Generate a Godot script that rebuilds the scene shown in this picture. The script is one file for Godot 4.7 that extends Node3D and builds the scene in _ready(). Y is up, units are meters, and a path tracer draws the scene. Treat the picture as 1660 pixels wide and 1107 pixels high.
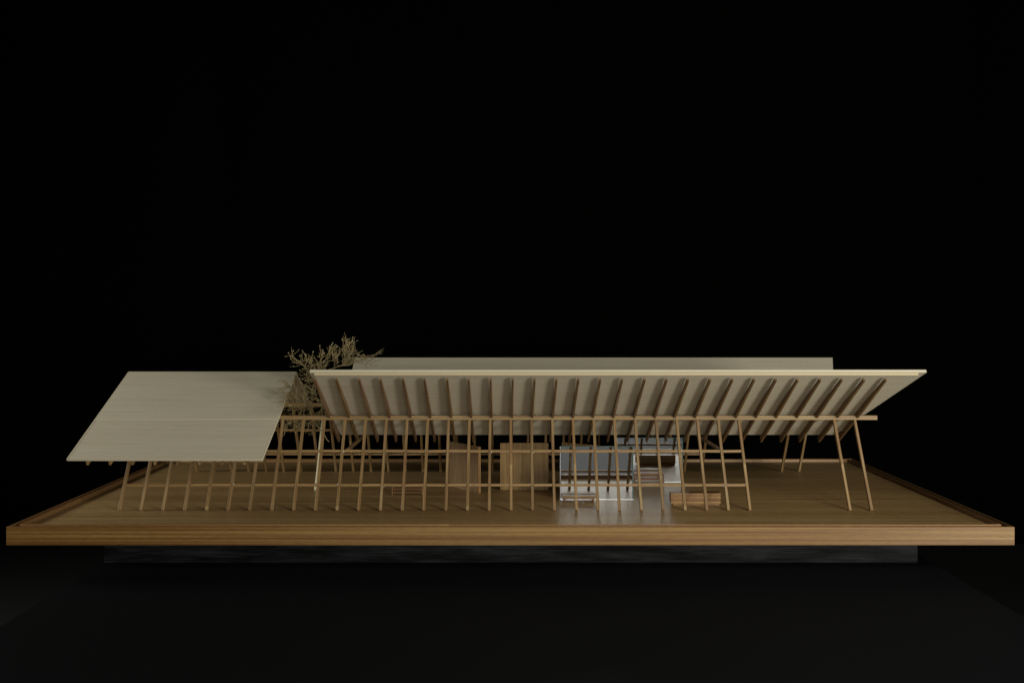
extends Node3D
# An architectural model of a timber pavilion, on a black stage. One unit is a metre; the tray floor is y = 0.
# Depth is often given as a ratio q: 1 at the tray's front face, growing away from the camera (1.6 m per unit).

const MID := 1.2375
const KEY := 2.45
const LEFT := 0.78
const FRONT := 1.4
const ROOF_FILL := 1.55
var rng := RandomNumberGenerator.new()
var used := {}
var M := {}

func _ready() -> void:
	rng.seed = 4711
	# ---- camera
	var cam := Camera3D.new()
	cam.name = "camera"
	cam.position = Vector3(0, 0.352, zq(0.0))
	var near := 0.05
	cam.set_frustum(near * 1107.0 / 1600.0, Vector2(8.0, -45.5) / 1600.0 * near, near, 60.0)
	add_child(cam)
	cam.current = true
	# ---- surroundings and exposure
	var env := Environment.new()
	env.background_mode = Environment.BG_COLOR
	env.background_color = Color(0, 0, 0)
	env.tonemap_mode = Environment.TONE_MAPPER_LINEAR
	env.tonemap_exposure = 1.0
	env.sdfgi_enabled = true
	env.ssao_enabled = true
	env.ssil_enabled = true
	var we := WorldEnvironment.new()
	we.environment = env
	add_child(we)
	# ---- lamps: soft boxes out of view; the high one is added to brighten the roofs
	softbox("studio_softbox_light", Vector3(1.6, 0.19, 2.0), Vector3(0.2, 0.10, 0), Vector2(0.4, 0.36), KEY, Color(1.0, 0.99, 0.93), "square soft box lamp standing low at the right of the table")
	softbox("studio_softbox_light", Vector3(-1.6, 0.31, 0.16), Vector3(-0.4, 0.03, 0.06), Vector2(0.34, 0.3), LEFT, Color(1.0, 0.99, 0.93), "small soft box lamp standing low at the left of the table")
	softbox("studio_softbox_light", Vector3(0.25, 0.40, 2.7), Vector3(0.15, 0.06, 0), Vector2(1.35, 0.42), FRONT, Color(1.0, 0.99, 0.93), "wide low soft box lamp behind the camera")
	softbox("studio_softbox_light", Vector3(1.15, 0.95, 1.8), Vector3(0.3, 0.1, 0), Vector2(0.5, 0.5), ROOF_FILL, Color(1.0, 0.99, 0.93), "added unseen soft box lamp, high at the right, brightening the roofs")
	materials()
	stage()
	tray()
	frames()
	left_roof()
	big_roof()
	furniture()
	dried_tree()

# ---------------------------------------------------------------- helpers
func zq(q: float) -> float:
	return -1.6 * (q - MID)

func numbered(called: String) -> String:
	if not used.has(called):
		used[called] = 0
		return called
	used[called] += 1
	return "%s_%03d" % [called, used[called]]

func thing(called: String, label: String, category: String, at := Vector3.ZERO, group := "") -> Node3D:
	var o := Node3D.new()
	o.name = numbered(called)
	o.position = at
	add_child(o)
	o.set_meta("label", label)
	o.set_meta("category", category)
	if group != "":
		o.set_meta("group", group)
	return o

# a mesh under a thing; placed by a transform in world space
func part(called: String, mesh: Mesh, mat: Material, parent: Node, world := Transform3D.IDENTITY) -> MeshInstance3D:
	var o := MeshInstance3D.new()
	o.name = called
	o.mesh = mesh
	o.material_override = mat
	parent.add_child(o, true)
	var back := Transform3D.IDENTITY
	var n: Node = parent
	while n != self:
		back = (n as Node3D).transform * back
		n = n.get_parent()
	o.transform = back.affine_inverse() * world
	return o

func face(st: SurfaceTool, pts: Array, out: Vector3) -> void:
	var p0: Vector3 = pts[0]
	var n := Vector3.ZERO
	for i in range(1, pts.size() - 1):
		n += (pts[i] - p0).cross(pts[i + 1] - p0)
	if n.length() < 1e-14:
		return
	n = n.normalized()
	var flip := n.dot(out) > 0.0
	if not flip:
		n = -n
	for i in range(1, pts.size() - 1):
		var tri := [p0, pts[i + 1], pts[i]] if flip else [p0, pts[i], pts[i + 1]]
		for p in tri:
			st.set_normal(n)
			st.add_vertex(p)

# box with small chamfers, from lo to hi
func add_box(st: SurfaceTool, lo: Vector3, hi: Vector3, c := 0.0004) -> void:
	var mid := (lo + hi) * 0.5
	var h := (hi - lo) * 0.5
	c = minf(c, minf(h.x, minf(h.y, h.z)) * 0.45)
	for ax in 3:
		var u := (ax + 1) % 3
		var v := (ax + 2) % 3
		for s in [-1.0, 1.0]:
			var pts := []
			for k in [[-1, -1], [1, -1], [1, 1], [-1, 1]]:
				var p := Vector3.ZERO
				p[ax] = s * h[ax]
				p[u] = k[0] * (h[u] - c)
				p[v] = k[1] * (h[v] - c)
				pts.append(mid + p)
			var out := Vector3.ZERO
			out[ax] = s
			face(st, pts, out)
	for ax in 3:
		var u := (ax + 1) % 3
		var v := (ax + 2) % 3
		for su in [-1.0, 1.0]:
			for sv in [-1.0, 1.0]:
				var pts := []
				for k in [[-1, 0], [1, 0], [1, 1], [-1, 1]]:
					var p := Vector3.ZERO
					p[ax] = k[0] * (h[ax] - c)
					p[u] = su * (h[u] - (0.0 if k[1] == 0 else c))
					p[v] = sv * (h[v] - (c if k[1] == 0 else 0.0))
					pts.append(mid + p)
				var out := Vector3.ZERO
				out[u] = su
				out[v] = sv
				face(st, pts, out)
	for sx in [-1.0, 1.0]:
		for sy in [-1.0, 1.0]:
			for sz in [-1.0, 1.0]:
				var s := Vector3(sx, sy, sz)
				face(st, [mid + s * Vector3(h.x, h.y - c, h.z - c), mid + s * Vector3(h.x - c, h.y, h.z - c), mid + s * Vector3(h.x - c, h.y - c, h.z)], s)

func start() -> SurfaceTool:
	var st := SurfaceTool.new()
	st.begin(Mesh.PRIMITIVE_TRIANGLES)
	return st

var boxes := {}
func box_mesh(size: Vector3, c := 0.0004) -> Mesh:
	var key := "%.5f %.5f %.5f %.5f" % [size.x, size.y, size.z, c]
	if not boxes.has(key):
		var st := start()
		add_box(st, -size * 0.5, size * 0.5, c)
		boxes[key] = st.commit()
	return boxes[key]

# a flat sheet: outline in (x, z), from y0 to y1
func sheet_mesh(outline: PackedVector2Array, y0: float, y1: float) -> Mesh:
	var st := start()
	var top := []
	var low := []
	var mid := Vector2.ZERO
	for p in outline:
		top.append(Vector3(p.x, y1, p.y))
		low.append(Vector3(p.x, y0, p.y))
		mid += p / outline.size()
	face(st, top, Vector3.UP)
	face(st, low, Vector3.DOWN)
	for i in outline.size():
		var j := (i + 1) % outline.size()
		var e := (outline[i] + outline[j]) * 0.5 - mid
		face(st, [low[i], low[j], top[j], top[i]], Vector3(e.x, 0, e.y))
	return st.commit()

# a bar of a section (w, d) whose length runs along its own x axis, from a to b in world space
func bar(called: String, a: Vector3, b: Vector3, w: float, d: float, mat: Material, parent: Node, up := Vector3.UP) -> MeshInstance3D:
	var x := (b - a).normalized()
	var z := x.cross(up).normalized()
	var y := z.cross(x).normalized()
	return part(called, box_mesh(Vector3(a.distance_to(b), d, w)), mat, parent, Transform3D(Basis(x, y, z), (a + b) * 0.5))

func add_tube(st: SurfaceTool, pts: Array, radii: Array, sides := 5) -> void:
	var rings := []
	for i in pts.size():
		var d: Vector3 = (pts[mini(i + 1, pts.size() - 1)] - pts[maxi(i - 1, 0)]).normalized()
		var u := d.cross(Vector3(0.3, 0.2, 0.9)).normalized()
		var v := d.cross(u)
		var ring := []
		for k in sides:
			var t := TAU * k / sides
			ring.append([pts[i] + (u * cos(t) + v * sin(t)) * radii[i], u * cos(t) + v * sin(t)])
		rings.append(ring)
	for i in pts.size() - 1:
		for k in sides:
			var a = rings[i][k]
			var b = rings[i][(k + 1) % sides]
			var c = rings[i + 1][(k + 1) % sides]
			var e = rings[i + 1][k]
			for p in [a, c, b, a, e, c]:
				st.set_normal(p[1])
				st.add_vertex(p[0])
	for i in [0, pts.size() - 1]:
		var ring := []
		for p in rings[i]:
			ring.append(p[0])
		face(st, ring, (pts[i] - pts[1 if i == 0 else i - 1]))

# ---------------------------------------------------------------- materials
func grain(seed_: int, w: int, h: int, stretch: float, fine: float, lo: float, streak: float, warm: float) -> ImageTexture:
	# straight grain along u: values between lo and 1, dark pores and broad streaks
	var a := FastNoiseLite.new()
	a.seed = seed_
	a.noise_type = FastNoiseLite.TYPE_SIMPLEX_SMOOTH
	a.frequency = 0.01
	a.fractal_octaves = 4
	var b := FastNoiseLite.new()
	b.seed = seed_ + 7
	b.noise_type = FastNoiseLite.TYPE_SIMPLEX
	b.frequency = 0.02
	b.fractal_octaves = 2
	var img := Image.create(w, h, false, Image.FORMAT_RGB8)
	for y in h:
		for x in w:
			var bend := a.get_noise_2d(x * 0.25, y * 0.4 + 900.0) * 5.0
			var broad := a.get_noise_2d(x / stretch * 1.2, (y + bend) * fine * 0.35)
			var thin := a.get_noise_2d(x / stretch * 3.0 + 500.0, (y + bend) * fine * 3.0)
			var pore := b.get_noise_2d(x * 2.2, (y + bend) * fine * 14.0)
			var v := 0.62 + broad * streak + thin * 0.45
			v -= maxf(0.0, pore - 0.3) * 0.9
			v = clampf(lo + (1.0 - lo) * v, lo * 0.6, 1.0)
			img.set_pixel(x, y, Color(v, v * (1.0 - warm * (1.0 - v)), v * (1.0 - warm * 2.0 * (1.0 - v))))
	return ImageTexture.create_from_image(img)

func wood(tex: Texture2D, lin: Color, scale: Vector3, offset: Vector3, rough: float, spec := 0.5) -> StandardMaterial3D:
	var m := StandardMaterial3D.new()
	m.albedo_color = lin.linear_to_srgb()
	m.albedo_texture = tex
	m.uv1_triplanar = true
	m.uv1_triplanar_sharpness = 8.0
	m.uv1_scale = scale
	m.uv1_offset = offset
	m.roughness = rough
	m.metallic_specular = spec
	return m

func plain(lin: Color, rough: float, spec := 0.5, metal := 0.0) -> StandardMaterial3D:
	var m := StandardMaterial3D.new()
	m.albedo_color = lin.linear_to_srgb()
	m.roughness = rough
	m.metallic_specular = spec
	m.metallic = metal
	return m

func variants(tex: Texture2D, lin: Color, scale: Vector3, rough: float, n: int, spread: float) -> Array:
	var out := []
	for i in n:
		var k := 1.0 + rng.randf_range(-spread, spread)
		var c := Color(lin.r * k, lin.g * k * rng.randf_range(0.96, 1.03), lin.b * k * rng.randf_range(0.9, 1.08))
		out.append(wood(tex, c, scale, Vector3(rng.randf(), rng.randf(), rng.randf()), rough))
	return out

func materials() -> void:
	var pale := grain(3, 1024, 1024, 9.0, 1.9, 0.915, 0.13, 0.3)
	var teak := grain(21, 1024, 1024, 22.0, 0.8, 0.50, 0.55, 0.55)
	var veneer := grain(66, 1024, 1024, 14.0, 1.9, 0.72, 0.22, 0.4)
	var oak := grain(40, 1024, 512, 18.0, 1.0, 0.60, 0.45, 0.45)
	M.floor = wood(veneer, Color(0.345, 0.243, 0.115), Vector3(0.59, 1, 1.25), Vector3(0.5, 0.5, 0.5), 0.49, 0.38)
	M.board = variants(teak, Color(0.30, 0.196, 0.074), Vector3(0.6, 9, 9), 0.45, 4, 0.04)
	for m in M.board:
		m.uv1_offset.x = 0.5
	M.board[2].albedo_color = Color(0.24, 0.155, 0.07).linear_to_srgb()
	M.board[3].albedo_color = Color(0.15, 0.095, 0.044).linear_to_srgb()  # right-hand board: the shade on that rim is put into its colour
	M.lip = variants(oak, Color(0.40, 0.255, 0.11), Vector3(0.6, 12, 12), 0.45, 4, 0.05)
	M.rim_lip = [wood(oak, Color(0.30, 0.195, 0.09), Vector3(0.6, 12, 12), Vector3(0.5, 0.2, 0.4), 0.5), wood(oak, Color(0.20, 0.125, 0.058), Vector3(0.6, 12, 12), Vector3(0.5, 0.7, 0.1), 0.5)]  # second one, on the right, is darker: shade painted into the wood
	M.stick = variants(oak, Color(0.34, 0.25, 0.13), Vector3(5, 20, 20), 0.55, 7, 0.10)
	M.rail = variants(oak, Color(0.45, 0.335, 0.17), Vector3(1.5, 20, 20), 0.5, 3, 0.05)
	M.rafter = variants(oak, Color(0.27, 0.185, 0.095), Vector3(4, 20, 20), 0.55, 5, 0.1)
	M.roof = [wood(pale, Color(0.61, 0.56, 0.45), Vector3(0.7, 2.6, 2.6), Vector3(0.26, 0.2, 0.31), 0.6),
		wood(pale, Color(0.60, 0.55, 0.44), Vector3(0.7, 2.6, 2.6), Vector3(0.26, 0.7, 0.77), 0.6)]
	M.ply = wood(pale, Color(0.62, 0.52, 0.33), Vector3(0.7, 6, 6), Vector3(0.3, 0.4, 0.9), 0.6)
	M.ply_edge = wood(pale, Color(0.74, 0.68, 0.54), Vector3(0.7, 6, 6), Vector3(0.6, 0.1, 0.2), 0.5)
	M.screen = variants(oak, Color(0.42, 0.31, 0.14), Vector3(3, 14, 14), 0.5, 4, 0.05)
	M.chest = variants(teak, Color(0.31, 0.19, 0.068), Vector3(2, 16, 16), 0.5, 4, 0.08)
	M.shim = plain(Color(0.10, 0.035, 0.018), 0.6)
	M.glue = plain(Color(0.62, 0.62, 0.58), 0.4)
	M.red = variants(oak, Color(0.26, 0.14, 0.055), Vector3(5, 20, 20), 0.5, 3, 0.06)
	M.mirror = plain(Color(0.85, 0.89, 0.97), 0.02, 0.5, 1.0)
	M.glass_edge = plain(Color(0.09, 0.14, 0.135), 0.25, 0.3)
	M.bevel = plain(Color(0.7, 0.72, 0.8), 0.3, 0.5, 1.0)
	M.black_wood = wood(grain(90, 1024, 512, 1.6, 2.2, 0.22, 0.7, 0.0), Color(0.019, 0.0205, 0.0232), Vector3(0.68, 9, 9), Vector3(0.5, 0.2, 0.3), 0.5, 0.2)
	M.table = plain(Color(0.0070, 0.0075, 0.0085), 0.5, 0.055)
	M.cloth = plain(Color(0.0012, 0.0012, 0.0012), 1.0, 0.0)
	M.stage_floor = plain(Color(0.0115, 0.0115, 0.012), 0.9, 0.1)
	M.twig = plain(Color(0.31, 0.24, 0.12), 0.8, 0.3)
	M.bud = plain(Color(0.40, 0.335, 0.2), 0.9, 0.2)
	M.stem = plain(Color(0.66, 0.60, 0.42), 0.6)
	M.casing = plain(Color(0.02, 0.02, 0.02), 0.6)

func pick(list: Array) -> Material:
	return list[rng.randi() % list.size()]

# ---------------------------------------------------------------- lamps and stage
func softbox(called: String, at: Vector3, aim: Vector3, size: Vector2, energy: float, colour: Color, label: String) -> void:
	var o := thing(called, label, "lamp", at, "soft box lamps behind the camera")
	o.look_at_from_position(at, aim)
	var glow := StandardMaterial3D.new()
	glow.albedo_color = Color(0.9, 0.9, 0.9)
	glow.emission_enabled = true
	glow.emission = colour
	glow.emission_energy_multiplier = 0.25 * minf(1.0, energy)
	var here := o.transform
	part("diffuser", box_mesh(Vector3(size.x, size.y, 0.01), 0.002), glow, o, here)
	var st := start()
	var w := size * 0.5
	for s in [-1.0, 1.0]:
		add_box(st, Vector3(s * (w.x + 0.011) - 0.01, -w.y - 0.021, -0.012), Vector3(s * (w.x + 0.011) + 0.01, w.y + 0.021, 0.2), 0.002)
		add_box(st, Vector3(-w.x, s * (w.y + 0.011) - 0.01, -0.012), Vector3(w.x, s * (w.y + 0.011) + 0.01, 0.2), 0.002)
	add_box(st, Vector3(-w.x, -w.y, 0.19), Vector3(w.x, w.y, 0.2), 0.002)
	var m := StandardMaterial3D.new()
	m.albedo_color = Color(0.05, 0.05, 0.05)
	part("housing", st.commit(), m, o, here)
	var l := AreaLight3D.new()
	l.name = "lamp_light"
	l.area_size = size
	l.light_energy = energy
	l.light_color = colour
	l.shadow_enabled = true
	l.area_range = 12.0
	o.add_child(l)
	l.position = Vector3(0, 0, -0.02)

func stage() -> void:
	# black cloth hung in loose folds, far behind
	var st := start()
	var n := FastNoiseLite.new()
	n.seed = 5
	n.frequency = 0.9
	var zb := zq(1.88)
	var cols := 160
	var rows := 12
	var grid := []
	for i in cols + 1:
		var line := []
		for j in rows + 1:
			var x := -6.0 + 12.0 * i / cols
			var y := -0.35 + 4.6 * j / rows
			line.append(Vector3(x, y, zb + 0.06 * n.get_noise_2d(x * 3.0, y * 0.25) + 0.04 * n.get_noise_2d(x * 9.0, y * 0.4 + 70.0)))
		grid.append(line)
	st.set_smooth_group(0)
	for i in cols:
		for j in rows:
			for p in [grid[i][j], grid[i][j + 1], grid[i + 1][j + 1], grid[i][j], grid[i + 1][j + 1], grid[i + 1][j]]:
				st.add_vertex(p)
	st.generate_normals()
	var o := part("backdrop", st.commit(), M.cloth, self)
	o.set_meta("kind", "structure")
	o.set_meta("label", "black cloth backdrop hanging in loose folds behind the model")
	var f := part("studio_floor", sheet_mesh(PackedVector2Array([Vector2(-6, zb), Vector2(6, zb), Vector2(6, 4.5), Vector2(-6, 4.5)]), -0.4, -0.35), M.stage_floor, self)
	f.set_meta("kind", "structure")
	f.set_meta("label", "dark studio floor around the table")
	# the table the model is shown on
	var t := thing("display_table", "matt black table with a plain top under the block", "table", Vector3(0.018, -0.35, 0))
	part("table_top", box_mesh(Vector3(1.43, 0.03, 2.1), 0.001), M.table, t, Transform3D(Basis(), Vector3(0.018, -0.0925, 0.75)))
	for sx in [-1.0, 1.0]:
		for z in [-0.25, 1.74]:
			part("leg", box_mesh(Vector3(0.05, 0.2424, 0.05), 0.002), M.table, t, Transform3D(Basis(), Vector3(0.018 + sx * 0.67, -0.2288, z)))
	var b := part("support_block", box_mesh(Vector3(1.401, 0.053, 0.52), 0.0012), M.black_wood, self, Transform3D(Basis(), Vector3(0.0065, -0.0505, zq(1.06) - 0.26)))
	b.set_meta("label", "black painted wooden block carrying the tray above the table")
	b.set_meta("category", "block")

func tray() -> void:
	var x0 := -0.813
	var x1 := 0.824
	var z1 := zq(1.0)
	var z0 := zq(1.47)
	var xm := (x0 + x1) * 0.5
	var zm := (z0 + z1) * 0.5
	var t := thing("display_tray", "wide shallow wooden tray with raised rim carrying the pavilion model", "tray", Vector3(xm, -0.024, zm))
	part("floor_panel", box_mesh(Vector3(x1 - x0 - 0.0090, 0.012, z1 - z0 - 0.0090), 0.0002), M.floor, t, Transform3D(Basis(), Vector3(xm, -0.006, zm)))
	var turn := Basis(Vector3.UP, PI / 2)
	var th := 0.0042
	for k in 2:
		part(["frame_board", "frame_board"][k], box_mesh(Vector3(x1 - x0, 0.030, th), 0.0005), M.board[k], t, Transform3D(Basis(), Vector3(xm, -0.009, (z1 - th * 0.5) if k == 0 else (z0 + th * 0.5))))
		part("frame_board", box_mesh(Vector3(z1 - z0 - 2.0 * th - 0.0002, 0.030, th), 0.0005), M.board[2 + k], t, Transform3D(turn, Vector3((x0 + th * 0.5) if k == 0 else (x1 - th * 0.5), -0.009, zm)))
	for s in [0, 1]:
		part("inner_lip", box_mesh(Vector3(x1 - x0 - 0.0290, 0.0068, 0.0036), 0.0004), M.lip[s], t, Transform3D(Basis(), Vector3(xm, 0.0035, (z1 - 0.0163) if s == 0 else (z0 + 0.0163))))
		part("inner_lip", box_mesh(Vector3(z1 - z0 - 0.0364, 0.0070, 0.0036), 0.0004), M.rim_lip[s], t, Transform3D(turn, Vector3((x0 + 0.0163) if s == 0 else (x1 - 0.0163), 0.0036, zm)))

# ---------------------------------------------------------------- timber frames
const STEP := 0.03883
func post_x(k: float) -> float:
	return -0.692 + STEP * k

func lean(side: int, h: float) -> float:
	var q := 1.1 + 0.055 * h / 0.153
	return q if side == 0 else 2.475 - q

func frames() -> void:
	for side in 2:
		var f := thing("post_frame", ["front timber frame of raking posts joined by rails, nearest the camera", "rear timber frame of raking posts leaning forward, behind the wooden screens"][side], "timber frame", Vector3(0, 0, zq(lean(side, 0.0))), "raking post frames of the pavilion")
		var ks := []
		for k in 30:
			ks.append(float(k))
		ks.append_array([33.6, 34.59])
		for k in ks:
			var x := post_x(k)
			bar("post", Vector3(x + rng.randf_range(-0.0005, 0.0005), 0.0, zq(lean(side, 0.0))), Vector3(x, 0.1525, zq(lean(side, 0.1525))), 0.0048, 0.0060, pick(M.stick), f, Vector3(0, 0.3, 1))
		var zt := zq(lean(side, 0.157))
		bar("beam", Vector3(-0.74, 0.1566, zt), Vector3(0.694, 0.1566, zt), 0.0066, 0.0082, M.rail[0], f)
		for r in [[0.0418, 0.0], [0.0985, 0.0]]:
			var h: float = r[0]
			var zr := zq(lean(side, h))
			for k in 29:
				var e := 0.0026
				bar("rail", Vector3(post_x(k) + e, h + rng.randf_range(-0.0004, 0.0004), zr), Vector3(post_x(k + 1.0) - e, h, zr), 0.0044, 0.0047, pick(M.rail), f)
		if side == 0:
			for k in 18:
				part("shim", box_mesh(Vector3(rng.randf_range(0.007, 0.012), 0.0016, 0.0062), 0.0004), M.shim, f, Transform3D(Basis(), Vector3(-0.3315 + 0.0381 * k, 0.1612, zt)))
			for k in 26:
				var gk := rng.randi_range(2, 29)
				var gh: float = [0.0418, 0.0985][rng.randi() % 2]
				var gs := start()
				var gr := rng.randf_range(0.0005, 0.0010)
				add_tube(gs, [Vector3(0, -gr, 0), Vector3(gr * 0.3, -gr * 0.3, 0), Vector3(0, gr * 0.5, 0), Vector3(-gr * 0.2, gr, 0)], [gr * 0.4, gr, gr * 0.8, gr * 0.3], 6)
				part("glue_dab", gs.commit(), M.glue, f, Transform3D(Basis(), Vector3(post_x(gk) + rng.randf_range(0.0025, 0.0035) * (1.0 if rng.randf() < 0.7 else -1.0), gh + rng.randf_range(-0.003, 0.003), zq(lean(0, gh)) + 0.0026)))
		if side == 1:
			for k in [10.2, 28.0]:
				bar("cross_tie", Vector3(post_x(k), 0.099, zq(lean(0, 0.099)) - 0.004), Vector3(post_x(k), 0.099, zq(lean(1, 0.099))), 0.005, 0.0055, M.stick[2], f)

# ---------------------------------------------------------------- roofs
func slope(a: Vector3, b: Vector3) -> Basis:
	# z axis runs from b down to a; y is the upper face's normal
	var z := (a - b).normalized()
	return Basis(Vector3.RIGHT, z.cross(Vector3.RIGHT), z)

func rafter_mesh(length: float, depth: float, tip: float, gap: float, kink: float) -> Mesh:
	# side view in (x along, y down from the sheet): top edge opens a gap towards x = length
	var st := start()
	var w := 0.0018
	var top := [Vector2(0, 0), Vector2(kink, 0), Vector2(length, -gap)]
	var low := [Vector2(0, -depth), Vector2(kink, -depth), Vector2(length, -gap - tip)]
	for s in [-1.0, 1.0]:
		for i in 2:
			face(st, [Vector3(top[i].x, top[i].y, s * w), Vector3(top[i + 1].x, top[i + 1].y, s * w), Vector3(low[i + 1].x, low[i + 1].y, s * w), Vector3(low[i].x, low[i].y, s * w)], Vector3(0, 0, s))
	for i in 2:
		face(st, [Vector3(top[i].x, top[i].y, w), Vector3(top[i + 1].x, top[i + 1].y, w), Vector3(top[i + 1].x, top[i + 1].y, -w), Vector3(top[i].x, top[i].y, -w)], Vector3.UP)
		face(st, [Vector3(low[i].x, low[i].y, w), Vector3(low[i + 1].x, low[i + 1].y, w), Vector3(low[i + 1].x, low[i + 1].y, -w), Vector3(low[i].x, low[i].y, -w)], Vector3.DOWN)
	for i in [0, 2]:
		face(st, [Vector3(top[i].x, top[i].y, w), Vector3(top[i].x, top[i].y, -w), Vector3(low[i].x, low[i].y, -w), Vector3(low[i].x, low[i].y, w)], Vector3(i - 1, 0, 0))
	return st.commit()

func left_roof() -> void:
	# front slope: two sheets over eight rafters
	var a := Vector3(-0.594, 0.100, zq(1.0676))
	var b := Vector3(-0.594, 0.234, zq(1.2416))
	var bs := slope(a, b)
	var run := a.distance_to(b)
	var o := thing("roof_slope", "pale sloping roof of two wide sheets at the left, eave towards the camera", "roof", a)
	var x0 := -0.168
	var x1 := 0.169
	var cut := run * 0.583
	part("roof_sheet", sheet_mesh(PackedVector2Array([Vector2(x0, 0), Vector2(x1, 0), Vector2(x1, cut - 0.0004), Vector2(x0, cut - 0.0004)]), -0.004, 0.0009), M.roof[0], o, Transform3D(bs, b))
	part("roof_sheet", sheet_mesh(PackedVector2Array([Vector2(x0, cut), Vector2(x1, cut), Vector2(x1, run), Vector2(x0, run)]), -0.004, 0.0), M.roof[1], o, Transform3D(bs, b))
	for s in [x0 - 0.0007, x1 + 0.0007]:
		part("edge_strip", sheet_mesh(PackedVector2Array([Vector2(s - 0.0006, 0.0), Vector2(s + 0.0006, 0.0), Vector2(s + 0.0006, run), Vector2(s - 0.0006, run)]), -0.0036, 0.0005), M.ply_edge, o, Transform3D(bs, b))  # added pale strips: lighter edge grain, plus lamplight on the edges as colour
	var rm := rafter_mesh(run + 0.002, 0.007, 0.007, 0.0, run * 0.5)
	for k in 8:
		var x := post_x(k - 0.93)
		var at := Vector3(x, b.y, b.z) - bs.y * 0.0042
		part("rafter", rm, pick(M.stick), o, Transform3D(Basis(bs.z, bs.y, -bs.x), at))
	# rear slope, shorter
	var c := Vector3(-0.594, 0.152, zq(1.342))
	var b2 := b + Vector3(0, 0, -0.004)
	var bz := (c - b2).normalized()
	var by := Vector3.RIGHT.cross(bz)
	by = by if by.y > 0 else -by
	var rb := Basis(by.cross(bz), by, bz)
	var run2 := c.distance_to(b2)
	var o2 := thing("roof_slope", "short pale roof slope behind the left ridge, falling away from the camera", "roof", c)
	part("roof_sheet", sheet_mesh(PackedVector2Array([Vector2(x0, 0), Vector2(x1, 0), Vector2(x1, run2), Vector2(x0, run2)]), -0.004, 0.0), M.roof[1], o2, Transform3D(rb, b2))
	var rm2 := rafter_mesh(run2 + 0.05, 0.007, 0.007, 0.0, run2 * 0.5)
	for k in 8:
		part("rafter", rm2, pick(M.stick), o2, Transform3D(Basis(bz, by, bz.cross(by)), Vector3(post_x(k - 0.93), b2.y, b2.z) - by * 0.0042))

func big_roof() -> void:
	for side in 2:
		# underside line of the sheets, low edge to high edge
		var lo := Vector3(0, 0.112, zq(1.2186))
		var hi := Vector3(0, 0.2455, zq(1.066))
		var xs := [-0.3375, 0.6556, 0.727, -0.342]   # low left, low right, high right, high left
		if side == 1:
			lo = Vector3(0, 0.112, zq(1.2564))
			hi = Vector3(0, 0.243, zq(1.402))
			xs = [-0.338, 0.668, 0.739, -0.346]
		var y_up := (hi - lo).normalized()           # along the slope
		var n := Vector3.RIGHT.cross(y_up)
		n = n if n.y > 0 else -n
		var bs := Basis(n.cross(y_up), n, y_up)        # x, normal, along the slope
		var sx := bs.x.x
		var run := lo.distance_to(hi)
		var o := thing("roof_slope", ["long pale roof slope showing its rafters, high edge towards the camera", "long pale roof slope at the back, a strip above the front roof edge"][side], "roof", lo)
		var out := PackedVector2Array([Vector2(xs[0] * sx, 0), Vector2(xs[1] * sx, 0), Vector2(xs[2] * sx, run), Vector2(xs[3] * sx, run)])
		var inn := PackedVector2Array([Vector2((xs[0] + 0.008) * sx, 0.0005), Vector2((xs[1] - 0.008) * sx, 0.0005), Vector2((xs[2] - 0.015) * sx, run - 0.0015), Vector2((xs[3] + 0.008) * sx, run - 0.0015)])
		part("soffit_sheet", sheet_mesh(inn, 0.0, 0.0042), M.roof[0], o, Transform3D(bs, lo))
		part("roof_sheet", sheet_mesh(out, 0.0048, 0.0100), M.roof[1], o, Transform3D(bs, lo))
		var strip := PackedVector2Array([Vector2((xs[3] + 0.008) * sx, run - 0.0013), Vector2((xs[2] - 0.015) * sx, run - 0.0013), Vector2((xs[2] - 0.0148) * sx, run - 0.0005), Vector2((xs[3] + 0.008) * sx, run - 0.0005)])
		part("edge_strip", sheet_mesh(strip, 0.0001, 0.0041), M.ply, o, Transform3D(bs, lo))
		var rm := rafter_mesh(run + (0.006 if side == 0 else -0.012), 0.0105, 0.0042, 0.0032, run * 0.58)
		# the rafters: the first lies on the sheet's left edge
		var first := -0.3335
		for k in 27:
			var x := first + 0.0381 * k
			if x > 0.66:
				break
			part("rafter", rm, pick(M.rafter), o, Transform3D(Basis(y_up, n, y_up.cross(n)), Vector3(x + rng.randf_range(-0.0008, 0.0008), lo.y, lo.z) - n * 0.0003 - y_up * (0.0115 if side == 0 else -0.004)))

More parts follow.
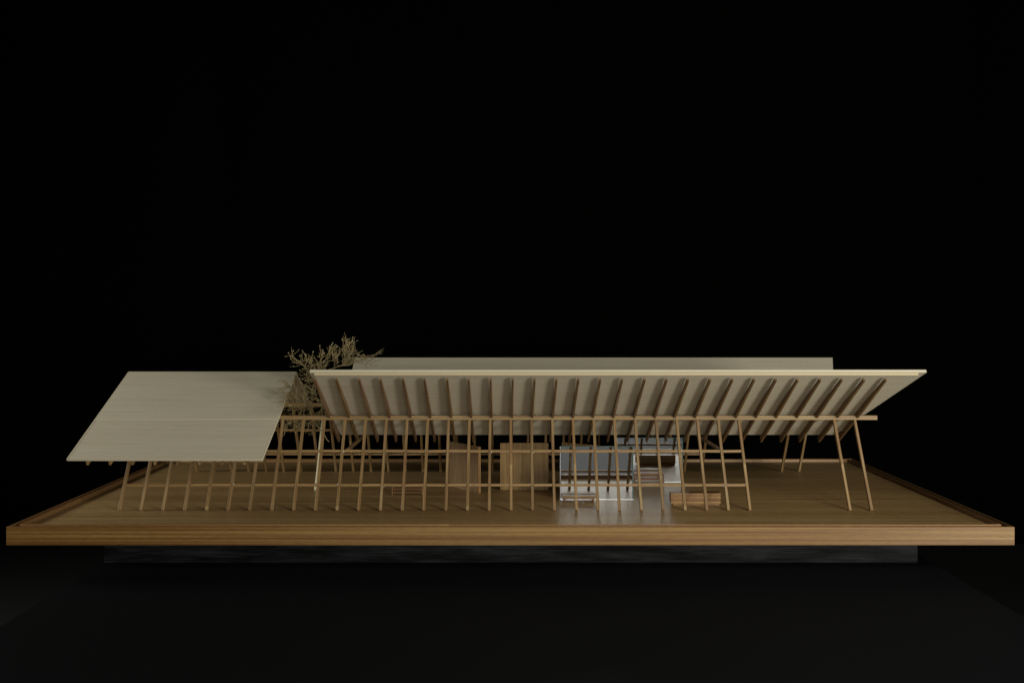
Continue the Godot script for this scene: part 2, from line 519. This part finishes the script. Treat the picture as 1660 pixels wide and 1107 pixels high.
# ---------------------------------------------------------------- screens, mirrors, furniture
func screen(called: String, label: String, a: Vector3, b: Vector3, h: float, slats: int) -> void:
	# stands from a to b (near or far corner to the other), grain upright
	var d := (b - a)
	d.y = 0
	var x := d.normalized()
	var z := x.cross(Vector3.UP)
	var o := thing(called, label, "screen", (a + b) * 0.5, "upright wooden screens")
	var up := Basis(Vector3.UP, -x, z) if true else Basis()
	var w := d.length()
	part("core_panel", box_mesh(Vector3(h - 0.001, w, 0.003), 0.0003), M.screen[0], o, Transform3D(up, (a + b) * 0.5 + Vector3(0, h * 0.5, 0)))
	for s in [1.0, -1.0]:
		var st := start()
		var at := -w * 0.5 + 0.0006
		while at < w * 0.5 - 0.0015:
			var e := minf(at + rng.randf_range(0.7, 1.3) * w / slats, w * 0.5 - 0.0006)
			var t := rng.randf_range(0.0006, 0.0011)
			add_box(st, Vector3(-h * 0.5, at + 0.00012, minf(s * 0.0016, s * (0.0016 + t))), Vector3(h * 0.5, e - 0.00012, maxf(s * 0.0016, s * (0.0016 + t))), 0.0002)
			at = e
		var f := part("slat_facing", st.commit(), M.screen[1 if s > 0 else 2], o, Transform3D(up, (a + b) * 0.5 + Vector3(0, h * 0.5, 0)))
		f.set_meta("kind", "stuff")
	for e in [a, b]:
		var dir: Vector3 = (e - (a + b) * 0.5).normalized()
		part("edge_strip", box_mesh(Vector3(h, 0.0025, 0.0056), 0.0003), M.lip[1], o, Transform3D(up, e + dir * 0.0014 + Vector3(0, h * 0.5, 0)))

func mirror(called: String, label: String, x0: float, x1: float, h: float, q: float) -> void:
	var at := Vector3((x0 + x1) * 0.5, 0, zq(q))
	var o := thing(called, label, "mirror", at, "standing mirrors")
	var w := x1 - x0
	part("reflecting_face", box_mesh(Vector3(w - 0.003, h - 0.003, 0.0004), 0.00005), M.mirror, o, Transform3D(Basis(), at + Vector3(0, h * 0.5, 0.0002)))
	part("glass_pane", box_mesh(Vector3(w - 0.0004, h - 0.0004, 0.004), 0.0003), M.glass_edge, o, Transform3D(Basis(), at + Vector3(0, h * 0.5, -0.0021)))
	part("bevel_strip", box_mesh(Vector3(w, 0.0008, 0.0008), 0.00005), M.bevel, o, Transform3D(Basis(Vector3.RIGHT, -0.145), at + Vector3(0, 0.0006, 0.0004)))  # added tilted metal strip, standing in for the light in the gap below
	part("bevel_strip", box_mesh(Vector3(w, 0.0013, 0.0012), 0.0003), M.glass_edge, o, Transform3D(Basis(), at + Vector3(0, h - 0.0007, 0.0002)))
	part("bevel_strip", box_mesh(Vector3(0.0012, h - 0.003, 0.0012), 0.0003), M.bevel, o, Transform3D(Basis(), at + Vector3(-w * 0.5 + 0.0007, h * 0.5, 0.0002)))
	part("bevel_strip", box_mesh(Vector3(0.0022, h - 0.003, 0.0012), 0.0003), M.glass_edge, o, Transform3D(Basis(), at + Vector3(w * 0.5 - 0.0011, h * 0.5, 0.0002)))

func furniture() -> void:
	screen("wooden_screen", "leftmost upright wooden screen, turned with its pale edge towards the camera", Vector3(-0.0555, 0, zq(1.2096)), Vector3(-0.114, 0, zq(1.258)), 0.0905, 24)
	screen("wooden_screen", "square upright wooden screen facing the camera, left of the mirrors", Vector3(-0.011, 0, zq(1.2316)), Vector3(0.0797, 0, zq(1.2316)), 0.0935, 26)
	screen("wooden_screen", "upright wooden screen turned at an angle, mostly hidden behind the front mirror", Vector3(0.114, 0, zq(1.244)), Vector3(0.190, 0, zq(1.2075)), 0.092, 24)
	mirror("standing_mirror", "front standing mirror with a low bench before its left half", 0.100, 0.2387, 0.1016, 1.1644)
	mirror("standing_mirror", "rear standing mirror reflecting the dark back of the storage box", 0.229, 0.3672, 0.0935, 1.2866)
	# low bench before the front mirror
	var bz := zq(1.150)
	var o := thing("low_bench", "tiny low bench standing against the front mirror", "bench", Vector3(0.135, 0, bz - 0.009))
	part("seat", box_mesh(Vector3(0.066, 0.0040, 0.019), 0.0005), M.stick[1], o, Transform3D(Basis(), Vector3(0.135, 0.0092, bz - 0.009)))
	part("apron", box_mesh(Vector3(0.060, 0.0025, 0.014), 0.0004), M.red[0], o, Transform3D(Basis(), Vector3(0.135, 0.0059, bz - 0.009)))
	for sx in [-0.027, 0.027]:
		for dz in [-0.0035, -0.0145]:
			part("leg", box_mesh(Vector3(0.0030, 0.0047, 0.0030), 0.0004), M.red[1], o, Transform3D(Basis(), Vector3(0.135 + sx, 0.00235, bz + dz)))
	# slatted tables: an open frame of bars
	lattice("slatted_table", "open slatted low table in front of the rear mirror", 0.2597, 0.3218, 0.0230, 1.2605, 0.034)
	lattice("slatted_table", "small dark red slatted table alone left of the screens", -0.2235, -0.1625, 0.0190, 1.193, 0.034)
	# storage box
	var q := zq(1.130)
	var s := thing("storage_box", "long low wooden box of stacked boards on a recessed plinth", "box", Vector3(0.346, 0, q - 0.0105))
	part("core", box_mesh(Vector3(0.0905, 0.0175, 0.0180), 0.0003), M.screen[3], s, Transform3D(Basis(), Vector3(0.346, 0.0128, q - 0.0105)))
	part("plinth", box_mesh(Vector3(0.086, 0.0034, 0.018), 0.0003), M.lip[2], s, Transform3D(Basis(), Vector3(0.347, 0.0018, q - 0.0105)))
	for k in 4:
		part("plank", box_mesh(Vector3(0.092, 0.0043, 0.0016), 0.0004), M.chest[k], s, Transform3D(Basis(), Vector3(0.346, 0.0060 + 0.00465 * k, q - 0.0008)))
	part("lid", box_mesh(Vector3(0.092, 0.0012, 0.0205), 0.0003), M.chest[1], s, Transform3D(Basis(), Vector3(0.346, 0.0222, q - 0.0105)))

func lattice(called: String, label: String, x0: float, x1: float, h: float, q: float, d: float) -> void:
	var zf := zq(q)
	var xm := (x0 + x1) * 0.5
	var o := thing(called, label, "table", Vector3(xm, 0, zf - d * 0.5))
	var t := 0.0026
	for x in [x0 + t * 0.5, x1 - t * 0.5]:
		for z in [zf - t * 0.5, zf - d + t * 0.5]:
			bar("leg", Vector3(x, 0, z), Vector3(x, h, z), t, t, pick(M.red), o, Vector3(0, 0, 1))
	for y in [h - 0.0014, h * 0.62, h * 0.3]:
		for z in [zf - t * 0.5, zf - d + t * 0.5]:
			bar("rail", Vector3(x0 + t, y, z), Vector3(x1 - t, y, z), 0.0020, 0.0020, pick(M.red), o)
	for y in [h - 0.0014, h * 0.3]:
		for x in [x0 + t * 0.5, x1 - t * 0.5]:
			bar("end_rail", Vector3(x, y, zf - t), Vector3(x, y, zf - d + t), 0.0020, 0.0020, pick(M.red), o)
	var n := 7
	for i in n:
		var z := zf - t * 1.4 - (d - t * 2.8) * (i + 0.5) / n
		bar("slat", Vector3(x0 + 0.0005, h + 0.0006, z), Vector3(x1 - 0.0005, h + 0.0006, z), (d - t * 2.8) / n - 0.0008, 0.0012, pick(M.red), o)

# ---------------------------------------------------------------- the dried plant standing in for a tree
func spot(px: float, py: float, q: float) -> Vector3:
	return Vector3((px - 822.0) * q / 1000.0, 0.352 - (py - 508.0) * q / 1000.0, zq(q))

func dried_tree() -> void:
	var base := Vector3((510.5 - 822.0) * 0.0012308, 0, zq(1.2308))
	var o := thing("dried_tree", "dried twiggy plant with a pale stem standing as a tree between the roofs", "plant", base)
	var fork := spot(522.5, 678, 1.23)
	var st := start()
	var pts := []
	var rad := []
	for i in 9:
		var t := i / 8.0
		pts.append(base.lerp(fork, t) + Vector3(sin(t * 5.0) * 0.0006, 0, cos(t * 4.0) * 0.0006))
		rad.append(lerpf(0.0022, 0.0016, t) * (1.25 if i == 5 else 1.0))
	add_tube(st, pts, rad, 8)
	part("stem", st.commit(), M.stem, o)
	# main limbs, then twigs that each reach from the nearest wood to a point in the crown
	var nodes: Array[Vector3] = []
	var limbs := [
		[fork, spot(521, 650, 1.225), spot(513, 622, 1.22), spot(522, 604, 1.215), spot(545, 595, 1.21), spot(560, 588, 1.205), spot(572, 567, 1.205)],
		[spot(513, 622, 1.22), spot(503, 606, 1.21), spot(490, 590, 1.2), spot(473, 577, 1.2)],
		[spot(521, 650, 1.225), spot(500, 645, 1.21), spot(482, 640, 1.19), spot(466, 625, 1.17)],
		[fork, spot(505, 688, 1.225), spot(478, 683, 1.22), spot(455, 690, 1.21)],
		[spot(545, 595, 1.21), spot(570, 590, 1.22), spot(590, 582, 1.22), spot(600, 578, 1.215), spot(616, 571, 1.21)],
		[spot(513, 622, 1.22), spot(530, 616, 1.215), spot(532, 605, 1.21), spot(520, 593, 1.2), spot(520, 580, 1.2)],
		[spot(508, 683, 1.21), spot(520, 697, 1.2), spot(533, 716, 1.195)],
	]
	st = start()
	for l in limbs:
		var line := []
		var radii := []
		for i in l.size() - 1:
			for s in 4:
				var p: Vector3 = l[i].lerp(l[i + 1], s / 4.0)
				if line.size() > 0:
					p += Vector3(rng.randf_range(-1, 1), rng.randf_range(-1, 1), rng.randf_range(-1, 1)) * 0.0012
				line.append(p)
		line.append(l[l.size() - 1])
		for i in line.size():
			radii.append(lerpf(0.0011, 0.0006, float(i) / line.size()))
			nodes.append(line[i])
		add_tube(st, line, radii, 6)
	part("limbs", st.commit(), M.twig, o)
	# crown volumes: centre px, radii px, depth, half depth, count
	var blobs := [
		[563, 556, 13, 14, 1.205, 0.012, 22], [545, 574, 32, 15, 1.205, 0.02, 64], [580, 580, 22, 12, 1.21, 0.018, 30], [505, 588, 28, 14, 1.2, 0.02, 52],
		[478, 582, 20, 16, 1.195, 0.015, 16], [503, 618, 24, 24, 1.205, 0.02, 80], [470, 640, 31, 30, 1.168, 0.012, 100],
		[490, 650, 28, 28, 1.2, 0.02, 85], [480, 682, 40, 15, 1.22, 0.018, 60], [512, 666, 22, 24, 1.22, 0.02, 40], [602, 588, 16, 10, 1.2, 0.01, 12], [485, 700, 28, 10, 1.215, 0.012, 16], [618, 573, 10, 8, 1.21, 0.004, 4],
	]
	var goals := []
	var hub := spot(512, 622, 1.215)
	for b in blobs:
		for i in int(b[6]):
			var v := ball()
			goals.append(spot(b[0] + v.x * b[2], b[1] + v.y * b[3], b[4] + v.z * b[5]))
	var order := []
	for g in goals:
		var best := 1e9
		for p in nodes:
			best = minf(best, p.distance_squared_to(g))
		order.append([best, g])
	order.sort_custom(func(p, q): return p[0] < q[0])
	st = start()
	var bu := start()
	for e in order:
		var g: Vector3 = e[1]
		var best := 1e9
		var at := 0
		for i in nodes.size():
			var d := absf(nodes[i].distance_to(g) - 0.014)
			if nodes[i].distance_to(hub) > g.distance_to(hub) - 0.005:
				d += 0.02
			if d < best:
				best = d
				at = i
		var from := nodes[at]
		var len := from.distance_to(g)
		var n := clampi(int(len / 0.004), 3, 9)
		var side := ball() * len * 0.2
		var line := []
		var radii := []
		for i in n + 1:
			var t := float(i) / n
			var p := from.lerp(g, t) + side * sin(t * PI) + (ball() * 0.0004 if i > 0 else Vector3.ZERO)
			line.append(p)
			radii.append(lerpf(0.00044, 0.00030, t))
			if i > 0:
				nodes.append(p)
		add_tube(st, line, radii, 4)
		# fine forks towards the end, some carrying a seed head
		for k in rng.randi_range(1, 2):
			var j := rng.randi_range(n / 2, n)
			var f: Vector3 = line[j]
			var dir: Vector3 = ((line[j] - line[j - 1]).normalized() + (f - hub).normalized() * 0.5 + ball() * 0.9).normalized()
			var reach := rng.randf_range(0.005, 0.013)
			var bend := ball() * 0.0015
			add_tube(st, [f, f + dir * reach * 0.5 + bend, f + dir * reach], [0.00031, 0.00028, 0.00025], 4)
			if rng.randf() < 0.22:
				seed_head(bu, f + dir * reach, dir)
		if rng.randf() < 0.3:
			seed_head(bu, line[n], (line[n] - line[n - 1]).normalized())
	var tw := part("twigs", st.commit(), M.twig, o)
	tw.set_meta("kind", "stuff")
	var bd := part("seed_heads", bu.commit(), M.bud, o)
	bd.set_meta("kind", "stuff")

func ball() -> Vector3:
	var v := Vector3(rng.randf_range(-1, 1), rng.randf_range(-1, 1), rng.randf_range(-1, 1))
	while v.length() > 1.0:
		v = Vector3(rng.randf_range(-1, 1), rng.randf_range(-1, 1), rng.randf_range(-1, 1))
	return v

func seed_head(st: SurfaceTool, tip: Vector3, dir: Vector3) -> void:
	var r := rng.randf_range(0.0006, 0.0013)
	add_tube(st, [tip - dir * r, tip - dir * r * 0.5, tip + dir * r * 0.4, tip + dir * r], [r * 0.3, r * 0.95, r, r * 0.4], 6)
